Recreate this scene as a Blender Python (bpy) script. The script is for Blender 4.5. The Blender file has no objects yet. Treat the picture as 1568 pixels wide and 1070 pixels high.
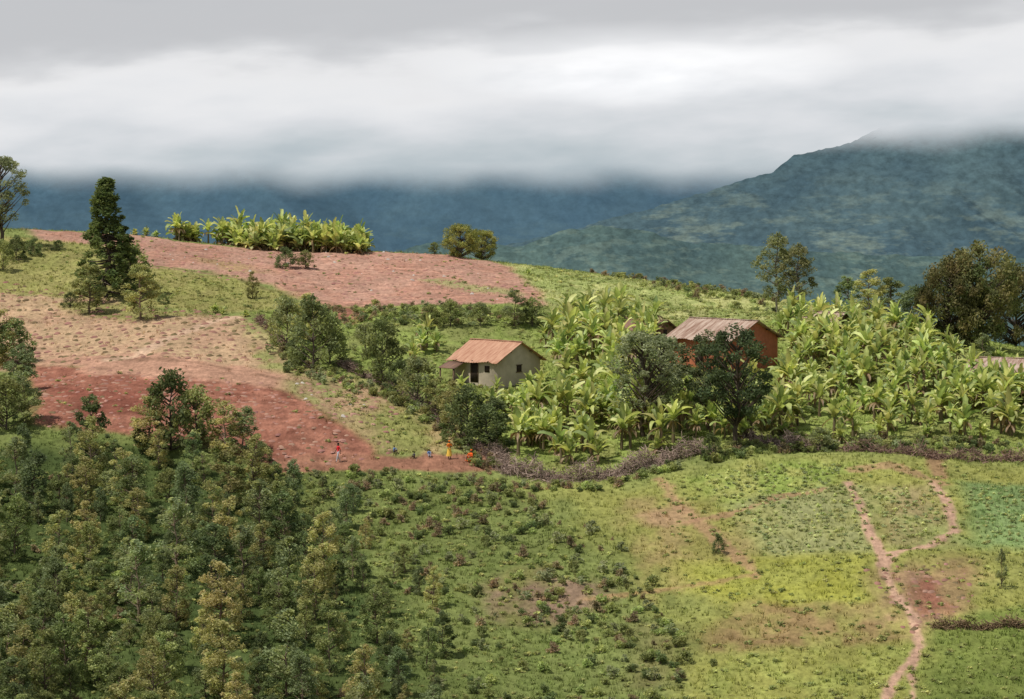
import bpy, math, random
import numpy as np
from mathutils import Vector, Matrix
rng=np.random.default_rng(7); random.seed(7)
sc=bpy.context.scene
COL=sc.collection
# ---------------------------------------------------------------- camera maths
F=4446.0; VH=250.0
PT=math.atan((535-VH)/F); cP,sP=math.cos(PT),math.sin(PT)
def ray(u,v):
    a=(u-784)/F; b=(535-v)/F
    return a, cP+b*sP, -sP+b*cP
def P(u,v,D):
    a,b,c=ray(u,v); s=D/b
    return np.array([a*s,D,c*s])
cam=bpy.data.cameras.new("camera"); cam.lens=36*F/1568; cam.sensor_width=36
cam.clip_start=1; cam.clip_end=40000
co=bpy.data.objects.new("camera",cam); COL.objects.link(co)
co.rotation_euler=(math.pi/2-PT,0,0); sc.camera=co
sc.view_settings.view_transform='Standard'; sc.view_settings.look='None'; sc.view_settings.exposure=0
# ---------------------------------------------------------------- noise
def _h(ix,iy,s):
    n=(ix.astype(np.int64)*374761393+iy.astype(np.int64)*668265263+s*1442695041)&0xffffffff
    n=((n^(n>>13))*1274126177)&0xffffffff
    n=n^(n>>16)
    return (n&0xffff)/32767.5-1
def vn(x,y,s=0):
    xi=np.floor(x);yi=np.floor(y);fx=x-xi;fy=y-yi
    fx=fx*fx*(3-2*fx);fy=fy*fy*(3-2*fy)
    a=_h(xi,yi,s);b=_h(xi+1,yi,s);c=_h(xi,yi+1,s);d=_h(xi+1,yi+1,s)
    return (a*(1-fx)+b*fx)*(1-fy)+(c*(1-fx)+d*fx)*fy
def fbm(x,y,s=0,o=4):
    r=0;a=1;t=0
    for i in range(o):
        r=r+a*vn(x*2**i+i*17.3,y*2**i-i*9.1,s+i);t+=a;a*=.5
    return r/t
def sstep(a,b,x):
    t=np.clip((x-a)/(b-a),0,1);return t*t*(3-2*t)
# ---------------------------------------------------------------- terrain
cols={
-350:[(1250,172),(1070,196),(900,226),(720,262),(560,305),(440,350),(345,400)],
0:[(1250,173),(1070,198),(900,228),(720,265),(560,310),(450,350),(350,398)],
250:[(1250,174),(1070,200),(900,229),(715,266),(610,286),(550,306),(500,325),(430,356),(364,400)],
450:[(1070,200),(900,229),(715,266),(650,276),(580,296),(480,335),(430,362),(384,400)],
620:[(1250,174),(1070,201),(900,230),(720,265),(600,292),(500,325),(440,355),(388,398)],
784:[(1070,202),(900,230),(740,262),(680,275),(590,298),(500,325),(440,355),(402,395)],
1000:[(1250,176),(1070,204),(900,230),(800,247),(720,264),(620,288),(520,318),(460,350),(432,380)],
1300:[(1070,203),(900,228),(800,244),(700,266),(600,292),(530,318),(485,355)],
1568:[(1250,176),(1070,203),(900,228),(800,246),(705,268),(620,292),(560,320),(535,345)],
1900:[(1250,176),(1070,203),(900,228),(705,268),(620,292),(570,320),(550,345)]}
cp=[]
for u,l in cols.items():
    for v,D in l: cp.append(P(u,v,D))
    r=cp[-1]
    for dd,dz in((30,-2.2),(75,-9),(150,-26)):
        k=1+dd/r[1]; cp.append(np.array([r[0]*k,r[1]+dd,r[2]+dz]))
cp=np.array(cp)
S=100.
def ker(r2): return 0.5*r2*np.log(r2+1e-9)
n=len(cp); X=cp[:,:2]/S
K=ker(((X[:,None]-X[None])**2).sum(-1))+np.eye(n)*2e-4
A=np.zeros((n+3,n+3));A[:n,:n]=K;A[:n,n]=1;A[:n,n+1:]=X;A[n,:n]=1;A[n+1:,:n]=X.T
W=np.linalg.solve(A,np.concatenate([cp[:,2],np.zeros(3)]))
def tps(x,y):
    x=x/S;y=y/S;r=W[n]+W[n+1]*x+W[n+2]*y
    for i in range(n): r=r+W[i]*ker((x-X[i,0])**2+(y-X[i,1])**2)
    return r
def height(x,y):
    xc=np.clip(x,-125,125); yc=np.clip(y,160,560)
    z=tps(xc,yc)
    z=z+0.6*fbm(x/14,y/14,3,3)*sstep(150,190,y)+0.17*fbm(x/1.7,y/1.7,9,2)
    far=-215+12*fbm(x/260,y/260,5,3)
    z=z*(1-sstep(470,760,y))+far*sstep(470,760,y)
    near=np.where(y<110,-3.0-0.40*np.maximum(y,0),-47)-0*x
    near=np.maximum(near,-47)
    w=sstep(120,172,y); z=z*w+near*(1-w)
    s=sstep(150,600,np.abs(x))*(1-sstep(470,760,y)); z=z*(1-s)+(-70+18*fbm(x/200,y/200,8,3))*s
    return z
def seg(a,b,n,e=False): return np.linspace(a,b,n,endpoint=e)
xs=np.concatenate([-np.geomspace(9000,105,40),seg(-100,100,650),np.geomspace(100,9000,40)])
ys=np.concatenate([-np.geomspace(6000,20,14),seg(-10,165,40),seg(165,440,560),seg(440,780,70),np.geomspace(780,12000,60)])
GX,GY=np.meshgrid(xs,ys); GZ=height(GX,GY)
def H(x,y):
    x=np.atleast_1d(np.asarray(x,float));y=np.atleast_1d(np.asarray(y,float))
    i=np.clip(np.searchsorted(xs,x)-1,0,len(xs)-2);j=np.clip(np.searchsorted(ys,y)-1,0,len(ys)-2)
    fx=(x-xs[i])/(xs[i+1]-xs[i]);fy=(y-ys[j])/(ys[j+1]-ys[j])
    return (GZ[j,i]*(1-fx)+GZ[j,i+1]*fx)*(1-fy)+(GZ[j+1,i]*(1-fx)+GZ[j+1,i+1]*fx)*fy
DD=np.arange(165,450,0.5)
def G(u,v):
    a,b,c=ray(u,v); xx=a/b*DD; zz=c/b*DD
    d=zz-H(xx,DD); k=np.where(d<=0)[0]
    k=k[0] if len(k) else int(np.argmin(d))
    x=xx[k];y=DD[k]
    return np.array([x,y,H(x,y)[0]])
# ---------------------------------------------------------------- colour helpers
def lin(c): 
    c=c/255.; return c/12.92 if c<.04045 else ((c+.055)/1.055)**2.4
ILL=1.14
def C(r,g,b,k=1.):
    c=np.array([lin(r),lin(g),lin(b)])/ILL*k; l=c@np.array([.25,.6,.15]); return c*.94+l*.06
def polydist(px,py,poly):
    n=len(poly); inside=np.zeros(px.shape,bool); d=np.full(px.shape,1e9)
    for i in range(n):
        x0,y0=poly[i];x1,y1=poly[(i+1)%n]
        ex,ey=x1-x0,y1-y0
        t=np.clip(((px-x0)*ex+(py-y0)*ey)/(ex*ex+ey*ey+1e-9),0,1)
        d=np.minimum(d,(px-x0-t*ex)**2+(py-y0-t*ey)**2)
        c=((y0>py)!=(y1>py))&(px<(x1-x0)*(py-y0)/(y1-y0+1e-12)+x0)
        inside^=c
    d=np.sqrt(d); return np.where(inside,d,-d)
def XY(poly): return [tuple(G(u,v)[:2]) for u,v in poly]
fj=(ys>150)&(ys<450); fi=(np.abs(xs)<=101)
sub=np.ix_(fj,fi); px=GX[sub];py=GY[sub]
colr=np.zeros(GX.shape+(3,)); veg=np.zeros(GX.shape)
colr[:]=C(132,142,80); veg[:]=.7
cs=colr[sub];vs=veg[sub]
n1=fbm(px/5,py/9,21,4);n2=fbm(px/1.5,py/3,31,3);n3=fbm(px/20,py/20,41,3)
def paint(poly,c,vg,soft=1.2,amp=2.5,c2=None,op=1.):
    global cs,vs
    d=polydist(px,py,XY(poly))+amp*n1+amp*.5*n2
    m=sstep(-soft,soft,d)*op
    cc=np.broadcast_to(c,cs.shape)
    if c2 is not None:
        k=sstep(-.25,.35,n2*.6+n1*.5)[...,None]; cc=c*(1-k)+c2*k
    cs=cs*(1-m[...,None])+cc*m[...,None]; vs=vs*(1-m)+vg*m
def pathp(line,w,c,amp=.5,op=1.):
    global cs,vs
    L=XY(line);d=np.full(px.shape,1e9)
    for (x0,y0),(x1,y1) in zip(L[:-1],L[1:]):
        ex,ey=x1-x0,y1-y0
        t=np.clip(((px-x0)*ex+(py-y0)*ey)/(ex*ex+ey*ey+1e-9),0,1)
        d=np.minimum(d,(px-x0-t*ex)**2+(py-y0-t*ey)**2)
    d=np.sqrt(d)+amp*n2+amp*.6*n1
    m=sstep(w*1.3,w*.6,d)*op
    cs=cs*(1-m[...,None])+c*m[...,None]; vs=vs*(1-m)
soilA=C(182,142,122);soilB=C(162,116,96);soilD=C(150,98,80);tan=C(184,155,121)
paint([(-300,560),(60,600),(400,700),(800,735),(1000,760),(1060,900),(1060,1300),(-300,1300)],C(124,134,74),1,2,3,C(106,118,62))
paint([(-300,680),(300,690),(420,740),(540,820),(620,950),(640,1300),(-300,1300)],C(86,100,54),1,3,3,C(70,84,46))
LR=[(800,740),(1010,735),(1200,700),(1800,705),(1800,1300),(1050,1300),(1040,1000),(960,850)]
paint(LR,C(160,158,82),.8,5,5,C(146,146,78))
paint([(1040,735),(1180,705),(1330,710),(1260,760),(1120,780)],C(148,164,78),.9,2,2,C(160,160,88))
paint([(1110,775),(1330,740),(1345,850),(1180,860)],C(160,160,106),.7,1.5,2,C(152,150,92))
paint([(1340,745),(1440,740),(1460,830),(1350,840)],C(164,148,102),.5,1.5,2,C(152,154,92))
paint([(1475,740),(1800,735),(1800,840),(1500,835)],C(134,154,96),1,1.5,1.5,C(124,144,86))
paint([(970,770),(1080,770),(1150,855),(1170,890),(1060,910),(1000,920)],C(162,152,86),.5,2,3,C(166,140,96),.7)
paint([(985,790),(1040,770),(1060,800),(990,810)],C(166,130,102),.1,1,1.5,None,.7)
paint([(1040,860),(1330,850),(1340,925),(1180,945),(1060,910)],C(168,166,70),.9,2,2,C(156,156,74))
paint([(1080,975),(1120,925),(1330,920),(1420,935),(1400,985),(1090,1000)],C(160,128,92),.4,1.5,3,C(150,142,80),.85)
paint([(1330,870),(1480,860),(1490,930),(1390,975),(1330,950)],C(166,132,102),.25,1.5,3,C(154,144,82))
paint([(1395,890),(1470,880),(1460,945),(1400,945)],C(158,106,86),.1,1,2.5,C(158,132,92))
paint([(1040,1010),(1400,990),(1420,1200),(1040,1200)],C(162,160,82),.9,2,3,C(150,154,78))
paint([(1430,960),(1568,925),(1800,920),(1800,1250),(1400,1250)],C(128,138,68),1,1,1,C(110,122,58))
paint([(735,900),(830,870),(960,890),(960,930),(860,960),(750,950)],C(146,122,100),.3,1.5,3,C(118,118,68))
paint([(940,930),(1050,960),(1040,1060),(960,1060)],C(128,122,78),.6,2,3,C(112,120,64))
paint([(700,600),(830,520),(1200,480),(1800,530),(1800,705),(1050,700),(900,725),(790,725)],C(140,154,78),1,1.5,2,C(132,136,76))
paint([(640,383),(830,398),(1050,425),(1200,455),(1200,495),(980,495),(850,478),(780,440),(640,425)],C(154,164,96),1,1.5,2,C(174,174,112))
paint([(380,470),(560,462),(840,470),(850,520),(690,600),(600,600),(460,570)],C(138,152,78),1,1.5,2,C(128,134,76))
paint([(30,345),(200,357),(420,383),(640,385),(760,402),(815,430),(840,470),(740,466),(560,470),(480,464),(420,440),(320,418),(200,408),(190,378),(60,372)],soilA,.03,1,1.2,C(172,128,108))
paint([(640,428),(700,430),(800,452),(740,448)],C(160,152,104),.5,1,1.2)
paint([(300,395),(380,404),(420,420),(330,414)],C(170,140,104),.3,1,1.5)
paint([(-300,350),(40,362),(190,378),(200,408),(320,420),(430,446),(450,472),(330,482),(200,470),(-300,420)],C(158,152,92),.9,1.2,2,C(142,142,80))
paint([(-300,418),(180,462),(200,480),(370,486),(440,560),(470,580),(60,566),(-300,560)],tan,.15,1.2,1.5,C(178,144,116))
paint([(60,462),(190,466),(330,485),(200,492)],C(146,140,86),.7,1.5,2)
paint([(370,488),(430,560),(530,572),(620,605),(700,680),(600,705),(560,680),(470,620),(410,590)],C(178,148,114),.35,1.2,2,C(146,146,90))
paint([(540,640),(620,610),(700,680),(640,700),(590,700)],C(146,148,84),.8,1.5,2,C(166,146,102))
paint([(50,562),(330,570),(420,592),(475,622),(560,680),(590,716),(430,722),(370,700),(200,665),(50,650)],soilD,.03,.8,1.3,C(162,110,90))
paint([(70,552),(230,540),(440,575),(430,596),(330,584),(150,575)],C(182,140,116),.03,1.2,1.5)
paint([(60,595),(220,600),(260,630),(120,640)],C(132,80,66),.03,1,1.6,None,.8)
paint([(400,706),(770,696),(775,722),(430,726)],C(154,110,88),.1,.5,.8)
paint([(520,470),(560,475),(545,500),(510,495)],C(150,104,86),.1,.5,.8)
row=np.sin((py+.28*px+3.5*n3+.5*n1)/.45)*.6+np.sin((py-.12*px+2.*n1)/.33)*.4
cs=cs*(1+.24*row*(.55+.9*n1)*(1-np.clip(vs*2.5,0,1)))[...,None]
pp=C(198,158,132)
pathp([(165,552),(210,545),(250,522),(290,508),(330,492),(360,486)],.8,C(198,166,138))
pathp([(1300,742),(1322,785),(1330,815),(1352,850),(1355,880),(1372,915),(1398,945),(1408,990),(1370,1040),(1355,1075)],.42,pp,.3)
pathp([(1425,738),(1450,770),(1462,815),(1425,838),(1370,848),(1350,866)],.45,pp,.35)
pathp([(1408,990),(1395,1030),(1400,1075)],.3,pp,.3)
pathp([(1310,720),(1370,712),(1440,742)],.8,C(170,130,102),.8,.7)
pathp([(1010,735),(1060,790),(1120,845),(1160,882)],.6,C(178,140,106),.9,.8)
pathp([(1050,800),(1120,790),(1200,760),(1260,750)],.5,C(172,134,102),.7,.8)
pathp([(900,920),(1010,905),(1110,890),(1160,880)],.45,C(170,136,96),.6,.7)
pathp([(195,410),(320,420),(430,440),(480,460)],.35,C(190,154,124),.4,.7)
pathp([(1440,730),(1430,700)],.9,soilB,.6,.7)
pathp([(60,556),(160,548),(330,562),(430,580),(520,600)],.35,C(120,92,72),.5,.5)
pathp([(200,408),(330,420),(430,448),(520,468),(740,468)],.4,C(106,96,62),.5,.55)
pathp([(60,640),(180,612),(300,600),(380,588)],.3,C(118,72,58),.4,.6)
pathp([(380,700),(470,650),(430,600)],.3,C(124,78,62),.4,.5)
cs=cs*(1+.2*n2+.16*n3)[...,None]
m=sstep(-4,4,polydist(px,py,XY(LR))+3*n1)[...,None]*.8
cs=cs*(1-m+m*np.array([.88,.91,.92]))
colr[sub]=cs;veg[sub]=vs
def gridval(A,x,y):
    i=np.clip(np.searchsorted(xs,x),0,len(xs)-1);j=np.clip(np.searchsorted(ys,y),0,len(ys)-1)
    return A[j,i]
# ---------------------------------------------------------------- mesh helpers
def mesh_np(name,V,Fq,colors=None,smooth=False,mats=()):
    V=np.asarray(V,np.float32);Fq=np.asarray(Fq,np.int32);k=Fq.shape[1]
    me=bpy.data.meshes.new(name)
    me.vertices.add(len(V));me.vertices.foreach_set('co',V.ravel())
    me.loops.add(Fq.size);me.loops.foreach_set('vertex_index',Fq.ravel())
    me.polygons.add(len(Fq));me.polygons.foreach_set('loop_start',np.arange(0,Fq.size,k,dtype=np.int32))
    me.polygons.foreach_set('loop_total',np.full(len(Fq),k,np.int32))
    me.update(calc_edges=True)
    if smooth: me.polygons.foreach_set('use_smooth',np.ones(len(Fq),bool))
    if colors is not None:
        a=me.attributes.new('Col','FLOAT_COLOR','POINT')
        cc=np.ones((len(V),4),np.float32);cc[:,:3]=colors;a.data.foreach_set('color',cc.ravel())
    for m in mats: me.materials.append(m)
    me.validate(); return me
def obj(name,me,loc=(0,0,0),rz=0,s=1,parent=None):
    o=bpy.data.objects.new(name,me);COL.objects.link(o);o.location=loc;o.rotation_euler=(0,0,rz)
    o.scale=(s,s,s) if np.isscalar(s) else s
    if parent: o.parent=parent
    return o
# ---------------------------------------------------------------- materials
def newmat(name):
    m=bpy.data.materials.new(name);m.use_nodes=True;nt=m.node_tree;nt.nodes.clear()
    return m,nt,nt.nodes.new('ShaderNodeOutputMaterial')
def N(nt,t,**k):
    x=nt.nodes.new('ShaderNode'+t)
    for a,b in k.items(): setattr(x,a,b)
    return x
def math_(nt,op,a,b=None,c=None,clamp=False):
    x=N(nt,'Math',operation=op,use_clamp=clamp)
    for i,v in enumerate((a,b,c)):
        if v is None: continue
        if hasattr(v,'links'): nt.links.new(v,x.inputs[i])
        else: x.inputs[i].default_value=v
    return x.outputs[0]
def mixc(nt,f,a,b,bt='MIX'):
    x=N(nt,'MixRGB',blend_type=bt)
    for s,v in zip(x.inputs,(f,a,b)):
        if hasattr(v,'links'): nt.links.new(v,s)
        elif np.isscalar(v): s.default_value=v
        else: s.default_value=(*v,1)
    return x.outputs[0]
def noise(nt,vec,scale,detail=3,rough=.6):
    x=N(nt,'TexNoise');x.inputs['Scale'].default_value=scale;x.inputs['Detail'].default_value=detail;x.inputs['Roughness'].default_value=rough
    if vec is not None: nt.links.new(vec,x.inputs['Vector'])
    return x.outputs['Fac']
def mapr(nt,v,a,b,c,d):
    x=N(nt,'MapRange');nt.links.new(v,x.inputs[0])
    for i,q in enumerate((a,b,c,d)): x.inputs[i+1].default_value=q
    return x.outputs[0]
def foliage(name,trans=.3,var=.35,gloss=.0,sat=.84):
    m,nt,out=newmat(name)
    a=N(nt,'Attribute',attribute_name='Col');col=a.outputs['Color']
    if var:
        oi=N(nt,'ObjectInfo')
        h=N(nt,'HueSaturation');nt.links.new(col,h.inputs['Color']);h.inputs['Saturation'].default_value=sat
        nt.links.new(mapr(nt,oi.outputs['Random'],0,1,.505,.475),h.inputs['Hue'])
        r2=math_(nt,'FRACT',math_(nt,'MULTIPLY',oi.outputs['Random'],7.31))
        nt.links.new(mapr(nt,r2,0,1,1+var,1-var),h.inputs['Value'])
        col=h.outputs[0]
    if gloss:
        d=N(nt,'BsdfPrincipled');d.inputs['Roughness'].default_value=.5;d.inputs['Specular IOR Level'].default_value=.25+gloss
    else: d=N(nt,'BsdfDiffuse')
    nt.links.new(col,d.inputs[0])
    if trans:
        t=N(nt,'BsdfTranslucent');mx=N(nt,'MixShader');mx.inputs[0].default_value=trans
        nt.links.new(mixc(nt,1.,col,(1.15,1.18,.78),'MULTIPLY'),t.inputs['Color'])
        nt.links.new(d.outputs[0],mx.inputs[1]);nt.links.new(t.outputs[0],mx.inputs[2]);nt.links.new(mx.outputs[0],out.inputs[0])
    else: nt.links.new(d.outputs[0],out.inputs[0])
    return m
M_leaf=foliage('foliage',.42,.28);M_ban=foliage('banana_leaf',.4,.16,.2,.92);M_grass=foliage('grass_blades',0,0)
def simple(name,c,rough=.9,nscale=3.,amt=.35,bump=.02,c2=None,stretch=None):
    m,nt,out=newmat(name);tc=N(nt,'TexCoord');vec=tc.outputs['Object']
    if stretch:
        mp=N(nt,'Mapping');mp.inputs['Scale'].default_value=stretch;nt.links.new(vec,mp.inputs[0]);vec=mp.outputs[0]
    f=noise(nt,vec,nscale,5)
    c=np.array(c);c2=c*(1-amt) if c2 is None else np.array(c2)
    col=mixc(nt,mapr(nt,f,.35,.65,0,1),tuple(c),tuple(c2))
    p=N(nt,'BsdfPrincipled');p.inputs['Roughness'].default_value=rough;p.inputs['Specular IOR Level'].default_value=.2
    nt.links.new(col,p.inputs['Base Color'])
    b=N(nt,'Bump');b.inputs['Distance'].default_value=bump;nt.links.new(noise(nt,vec,nscale*4,4),b.inputs['Height']);nt.links.new(b.outputs[0],p.inputs['Normal'])
    nt.links.new(p.outputs[0],out.inputs[0]);return m
def ground_mat():
    m,nt,out=newmat('ground_soil_grass')
    a=N(nt,'Attribute',attribute_name='Col');g=N(nt,'NewGeometry');vec=g.outputs['Position']
    mp=N(nt,'Mapping');mp.inputs['Scale'].default_value=(1,.55,1);nt.links.new(vec,mp.inputs[0])
    f1=noise(nt,mp.outputs[0],2.2,4,.7);f2=noise(nt,mp.outputs[0],.35,2)
    k=mapr(nt,f1,.3,.7,.66,1.34);k2=mapr(nt,f2,.3,.7,.86,1.14)
    kk=math_(nt,'MULTIPLY',k,k2)
    cc=N(nt,'CombineXYZ')
    for i in range(3): nt.links.new(kk,cc.inputs[i])
    col=mixc(nt,1.,a.outputs['Color'],cc.outputs[0],'MULTIPLY')
    p=N(nt,'BsdfDiffuse')
    nt.links.new(col,p.inputs[0])
    b=N(nt,'Bump');b.inputs['Distance'].default_value=.18;b.inputs['Strength'].default_value=.85;nt.links.new(f1,b.inputs['Height']);nt.links.new(b.outputs[0],p.inputs['Normal'])
    nt.links.new(p.outputs[0],out.inputs[0]);return m
ny,nx=GX.shape
idx=np.arange(ny*nx).reshape(ny,nx)
Fq=np.stack([idx[:-1,:-1],idx[:-1,1:],idx[1:,1:],idx[1:,:-1]],-1).reshape(-1,4)
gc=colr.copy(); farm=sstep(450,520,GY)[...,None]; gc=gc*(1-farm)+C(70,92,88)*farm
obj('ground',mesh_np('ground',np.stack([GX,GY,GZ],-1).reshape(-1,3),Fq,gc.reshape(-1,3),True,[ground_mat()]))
# ---------------------------------------------------------------- mountains
def mtn_mat(name,cA,cB,cF,z0,z1,zf0,zf1,sc_=.02,fog=True,fa=.5,fb=.62,kc=(.7,1.28),na=18):
    m,nt,out=newmat(name);g=N(nt,'NewGeometry');vec=g.outputs['Position']
    sx=N(nt,'SeparateXYZ');nt.links.new(vec,sx.inputs[0])
    mp0=N(nt,'Mapping');mp0.inputs['Scale'].default_value=(1,.3,1.3);nt.links.new(vec,mp0.inputs[0]);v0=mp0.outputs[0]
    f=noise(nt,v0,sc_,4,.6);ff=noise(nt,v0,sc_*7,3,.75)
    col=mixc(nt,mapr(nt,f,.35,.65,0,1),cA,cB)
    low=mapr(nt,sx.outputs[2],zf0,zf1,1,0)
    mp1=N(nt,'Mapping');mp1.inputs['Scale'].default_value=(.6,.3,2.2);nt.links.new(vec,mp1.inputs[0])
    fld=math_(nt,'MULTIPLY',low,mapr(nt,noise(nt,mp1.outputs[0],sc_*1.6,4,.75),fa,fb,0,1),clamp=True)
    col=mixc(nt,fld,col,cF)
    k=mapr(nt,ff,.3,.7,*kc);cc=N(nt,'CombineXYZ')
    for i in range(3): nt.links.new(k,cc.inputs[i])
    col=mixc(nt,1.,col,cc.outputs[0],'MULTIPLY')
    d=N(nt,'BsdfDiffuse');nt.links.new(col,d.inputs[0])
    if not fog: nt.links.new(d.outputs[0],out.inputs[0]);return m
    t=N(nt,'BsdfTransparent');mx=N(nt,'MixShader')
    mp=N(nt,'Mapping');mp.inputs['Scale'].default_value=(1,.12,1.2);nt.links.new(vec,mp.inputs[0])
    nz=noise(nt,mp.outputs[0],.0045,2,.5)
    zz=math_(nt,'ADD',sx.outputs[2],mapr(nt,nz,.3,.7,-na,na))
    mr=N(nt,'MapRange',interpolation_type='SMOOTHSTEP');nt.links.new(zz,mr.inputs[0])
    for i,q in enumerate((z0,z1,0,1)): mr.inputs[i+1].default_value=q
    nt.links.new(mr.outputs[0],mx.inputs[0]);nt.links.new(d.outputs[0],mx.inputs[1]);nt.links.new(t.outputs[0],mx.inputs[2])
    nt.links.new(mx.outputs[0],out.inputs[0]);return m
def mountain(name,sil,Dt,Db,zb,mat,amp,seed,nu=700,nd=160,rough=3.,tmax=1.,spur=160):
    us=np.linspace(sil[0][0],sil[-1][0],nu);vv=np.interp(us,[s[0] for s in sil],[s[1] for s in sil])
    xt=(us-784)/F*Dt; zt=np.array([P(u,v,Dt)[2] for u,v in zip(us,vv)])
    t=np.linspace(0,tmax,nd);TX,TT=np.meshgrid(xt,t);ZT=np.broadcast_to(zt,TX.shape)
    Y=Db+(Dt-Db)*TT
    w=np.where(TT<1,TT**1.02,1-(TT-1)*1.2)
    Z=zb+(ZT-zb)*w
    env=np.clip(TT*np.clip(1.0-TT,0,1)**1.3*5,0,1)
    rg=1-np.abs(fbm(TX/spur+TT*1.3,TT*1.1,seed,3))*2.2
    Z=Z+amp*(rg-.4)*env*.35+rough*.5*fbm(TX/9,Y/9,seed+5,3)
    Y=Y-amp*3.*(rg-.4)*env
    i=np.arange(nd*nu).reshape(nd,nu);Q=np.stack([i[:-1,:-1],i[:-1,1:],i[1:,1:],i[1:,:-1]],-1).reshape(-1,4)
    obj(name,mesh_np(name,np.stack([TX,Y,Z],-1).reshape(-1,3),Q,None,True,[mat]))
mL=mtn_mat('misty_forest',tuple(C(66,93,110)),tuple(C(74,101,116)),tuple(C(88,112,116)),-56,2,-260,-60,.009,kc=(.86,1.14),na=12)  # blue aerial haze is painted into the forest base colours
mR=mtn_mat('hazy_forest_slope',tuple(C(64,86,96)),tuple(C(76,98,104)),tuple(C(104,120,114)),10,48,-90,-5,.012,kc=(.72,1.26),na=10)  # slope colours carry painted bluish distance haze
mF=mtn_mat('hazy_foothill_fields',tuple(C(68,90,92)),tuple(C(82,104,100)),tuple(C(124,140,124)),900,901,-400,60,.03,False,.51,.57)  # foothill colours dulled towards blue, distance haze painted in
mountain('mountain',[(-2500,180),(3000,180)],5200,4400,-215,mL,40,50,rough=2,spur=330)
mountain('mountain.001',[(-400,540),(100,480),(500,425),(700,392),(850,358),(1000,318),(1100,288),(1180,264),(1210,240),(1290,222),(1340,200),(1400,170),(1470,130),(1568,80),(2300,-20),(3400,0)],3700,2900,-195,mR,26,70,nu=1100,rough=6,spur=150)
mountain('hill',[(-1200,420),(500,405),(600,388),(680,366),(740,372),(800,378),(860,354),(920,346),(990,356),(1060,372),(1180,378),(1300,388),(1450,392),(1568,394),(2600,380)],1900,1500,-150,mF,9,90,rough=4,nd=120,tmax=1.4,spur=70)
# ---------------------------------------------------------------- tree builder
def rdir(n):
    v=rng.normal(size=(n,3));return v/np.linalg.norm(v,axis=1,keepdims=True)
def leafquads(cen,size,up=.3):
    n=len(cen);a=rdir(n);a[:,2]=a[:,2]*(1-up)
    nrm=rdir(n);b=np.cross(a,nrm);b/=np.linalg.norm(b,axis=1,keepdims=True)+1e-6
    s=size[:,None];V=np.stack([cen-a*s,cen+b*s*.42,cen+a*s,cen-b*s*.42],1).reshape(-1,3)
    return V,np.arange(n*4).reshape(-1,4)
def tube(pts,rad,k=6):
    pts=np.array(pts,float);V=[];Fc=[]
    for i,p in enumerate(pts):
        d=pts[min(i+1,len(pts)-1)]-pts[max(i-1,0)];d/=np.linalg.norm(d)+1e-9
        u=np.cross(d,[.3,.9,.1]);u/=np.linalg.norm(u)+1e-9;w=np.cross(d,u)
        for j in range(k):
            t=2*math.pi*j/k;V.append(p+rad[i]*(math.cos(t)*u+math.sin(t)*w))
    for i in range(len(pts)-1):
        for j in range(k): Fc.append((i*k+j,i*k+(j+1)%k,(i+1)*k+(j+1)%k,(i+1)*k+j))
    return np.array(V),np.array(Fc)
class B:
    def __init__(s): s.V=[];s.F=[];s.C=[];s.n=0
    def add(s,V,Fc,c):
        V=np.asarray(V,float);s.V.append(V);s.F.append(np.asarray(Fc)+s.n);s.n+=len(V)
        c=np.asarray(c,float);s.C.append(np.broadcast_to(c,(len(V),3)) if c.ndim==1 else c)
    def mesh(s,name,mat,smooth=False): return mesh_np(name,np.concatenate(s.V),np.concatenate(s.F),np.concatenate(s.C),smooth,[mat])
bark=np.array([.2,.16,.12])
def tree(name,h,env,R,z0,ncl,nl,clr,ls,col,colB=None,barkc=bark,tr=.02,lean=0,lower=.6,shell=.5):
    b=B();wob=rng.normal(size=(7,2))*h*.012;wob[0]=0
    tp=[(wob[i,0]+lean*h*(i/6)**2,wob[i,1],h*.93*i/6) for i in range(7)]
    b.add(*tube(tp,[h*tr*(1-.85*i/6)+.01 for i in range(7)],7),barkc)
    colB=col*1.4 if colB is None else colB
    for c in range(ncl):
        t=rng.random()**.85;ph=rng.random()*6.283;r=R*env(t)*(shell+(1-shell)*rng.random()**.5)*rng.uniform(.8,1.15)
        z=h*(z0+(1-z0)*t);k=np.interp(z/h/.93*6,range(7),range(7))
        i=int(min(k,6));cx=tp[i][0]+r*math.cos(ph);cy=tp[i][1]+r*math.sin(ph)
        zb=max(h*z0*.5,z-r*lower);j=zb/(h*.93)*6;ii=int(min(j,5));f=j-ii
        p0=np.array(tp[ii])*(1-f)+np.array(tp[ii+1])*f
        p2=np.array([cx,cy,z]);pm=(p0+p2)/2+np.array([0,0,-.05*r])
        b.add(*tube([p0,pm,p2],[h*tr*.35+.008,h*tr*.22+.006,.008],4),barkc*.9)
        rr=clr*rng.uniform(.6,1.25);n=int(nl*rng.uniform(.6,1.3))
        d=rdir(n)*(rng.random(n)**.45)[:,None]*rr*np.array([1,1,.8]);cen=p2+d
        cen=cen[cen[:,2]>.05]
        V,Fc=leafquads(cen,ls*rng.uniform(.6,1.3,len(cen)))
        tint=rng.random();cc=col*(1-tint)+colB*tint;cc=cc*rng.uniform(.75,1.25)
        lc=cc*rng.uniform(.7,1.35,(len(cen),1));b.add(V,Fc,np.repeat(lc,4,0))
    return b.mesh(name,M_leaf)
def e_oval(t): return math.sin(math.pi*min(1,max(0.03,(t*.9+.06)**.75)))**.7
def e_round(t): return max(.12,math.sqrt(max(0,1-(2*t-1)**2)))
def e_cone(t): return (1-t)**.75*(.92+.14*math.sin(t*40))+.06
def e_bush(t): return max(.15,math.sqrt(max(0,1-t**2)))
K_=2.05
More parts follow.
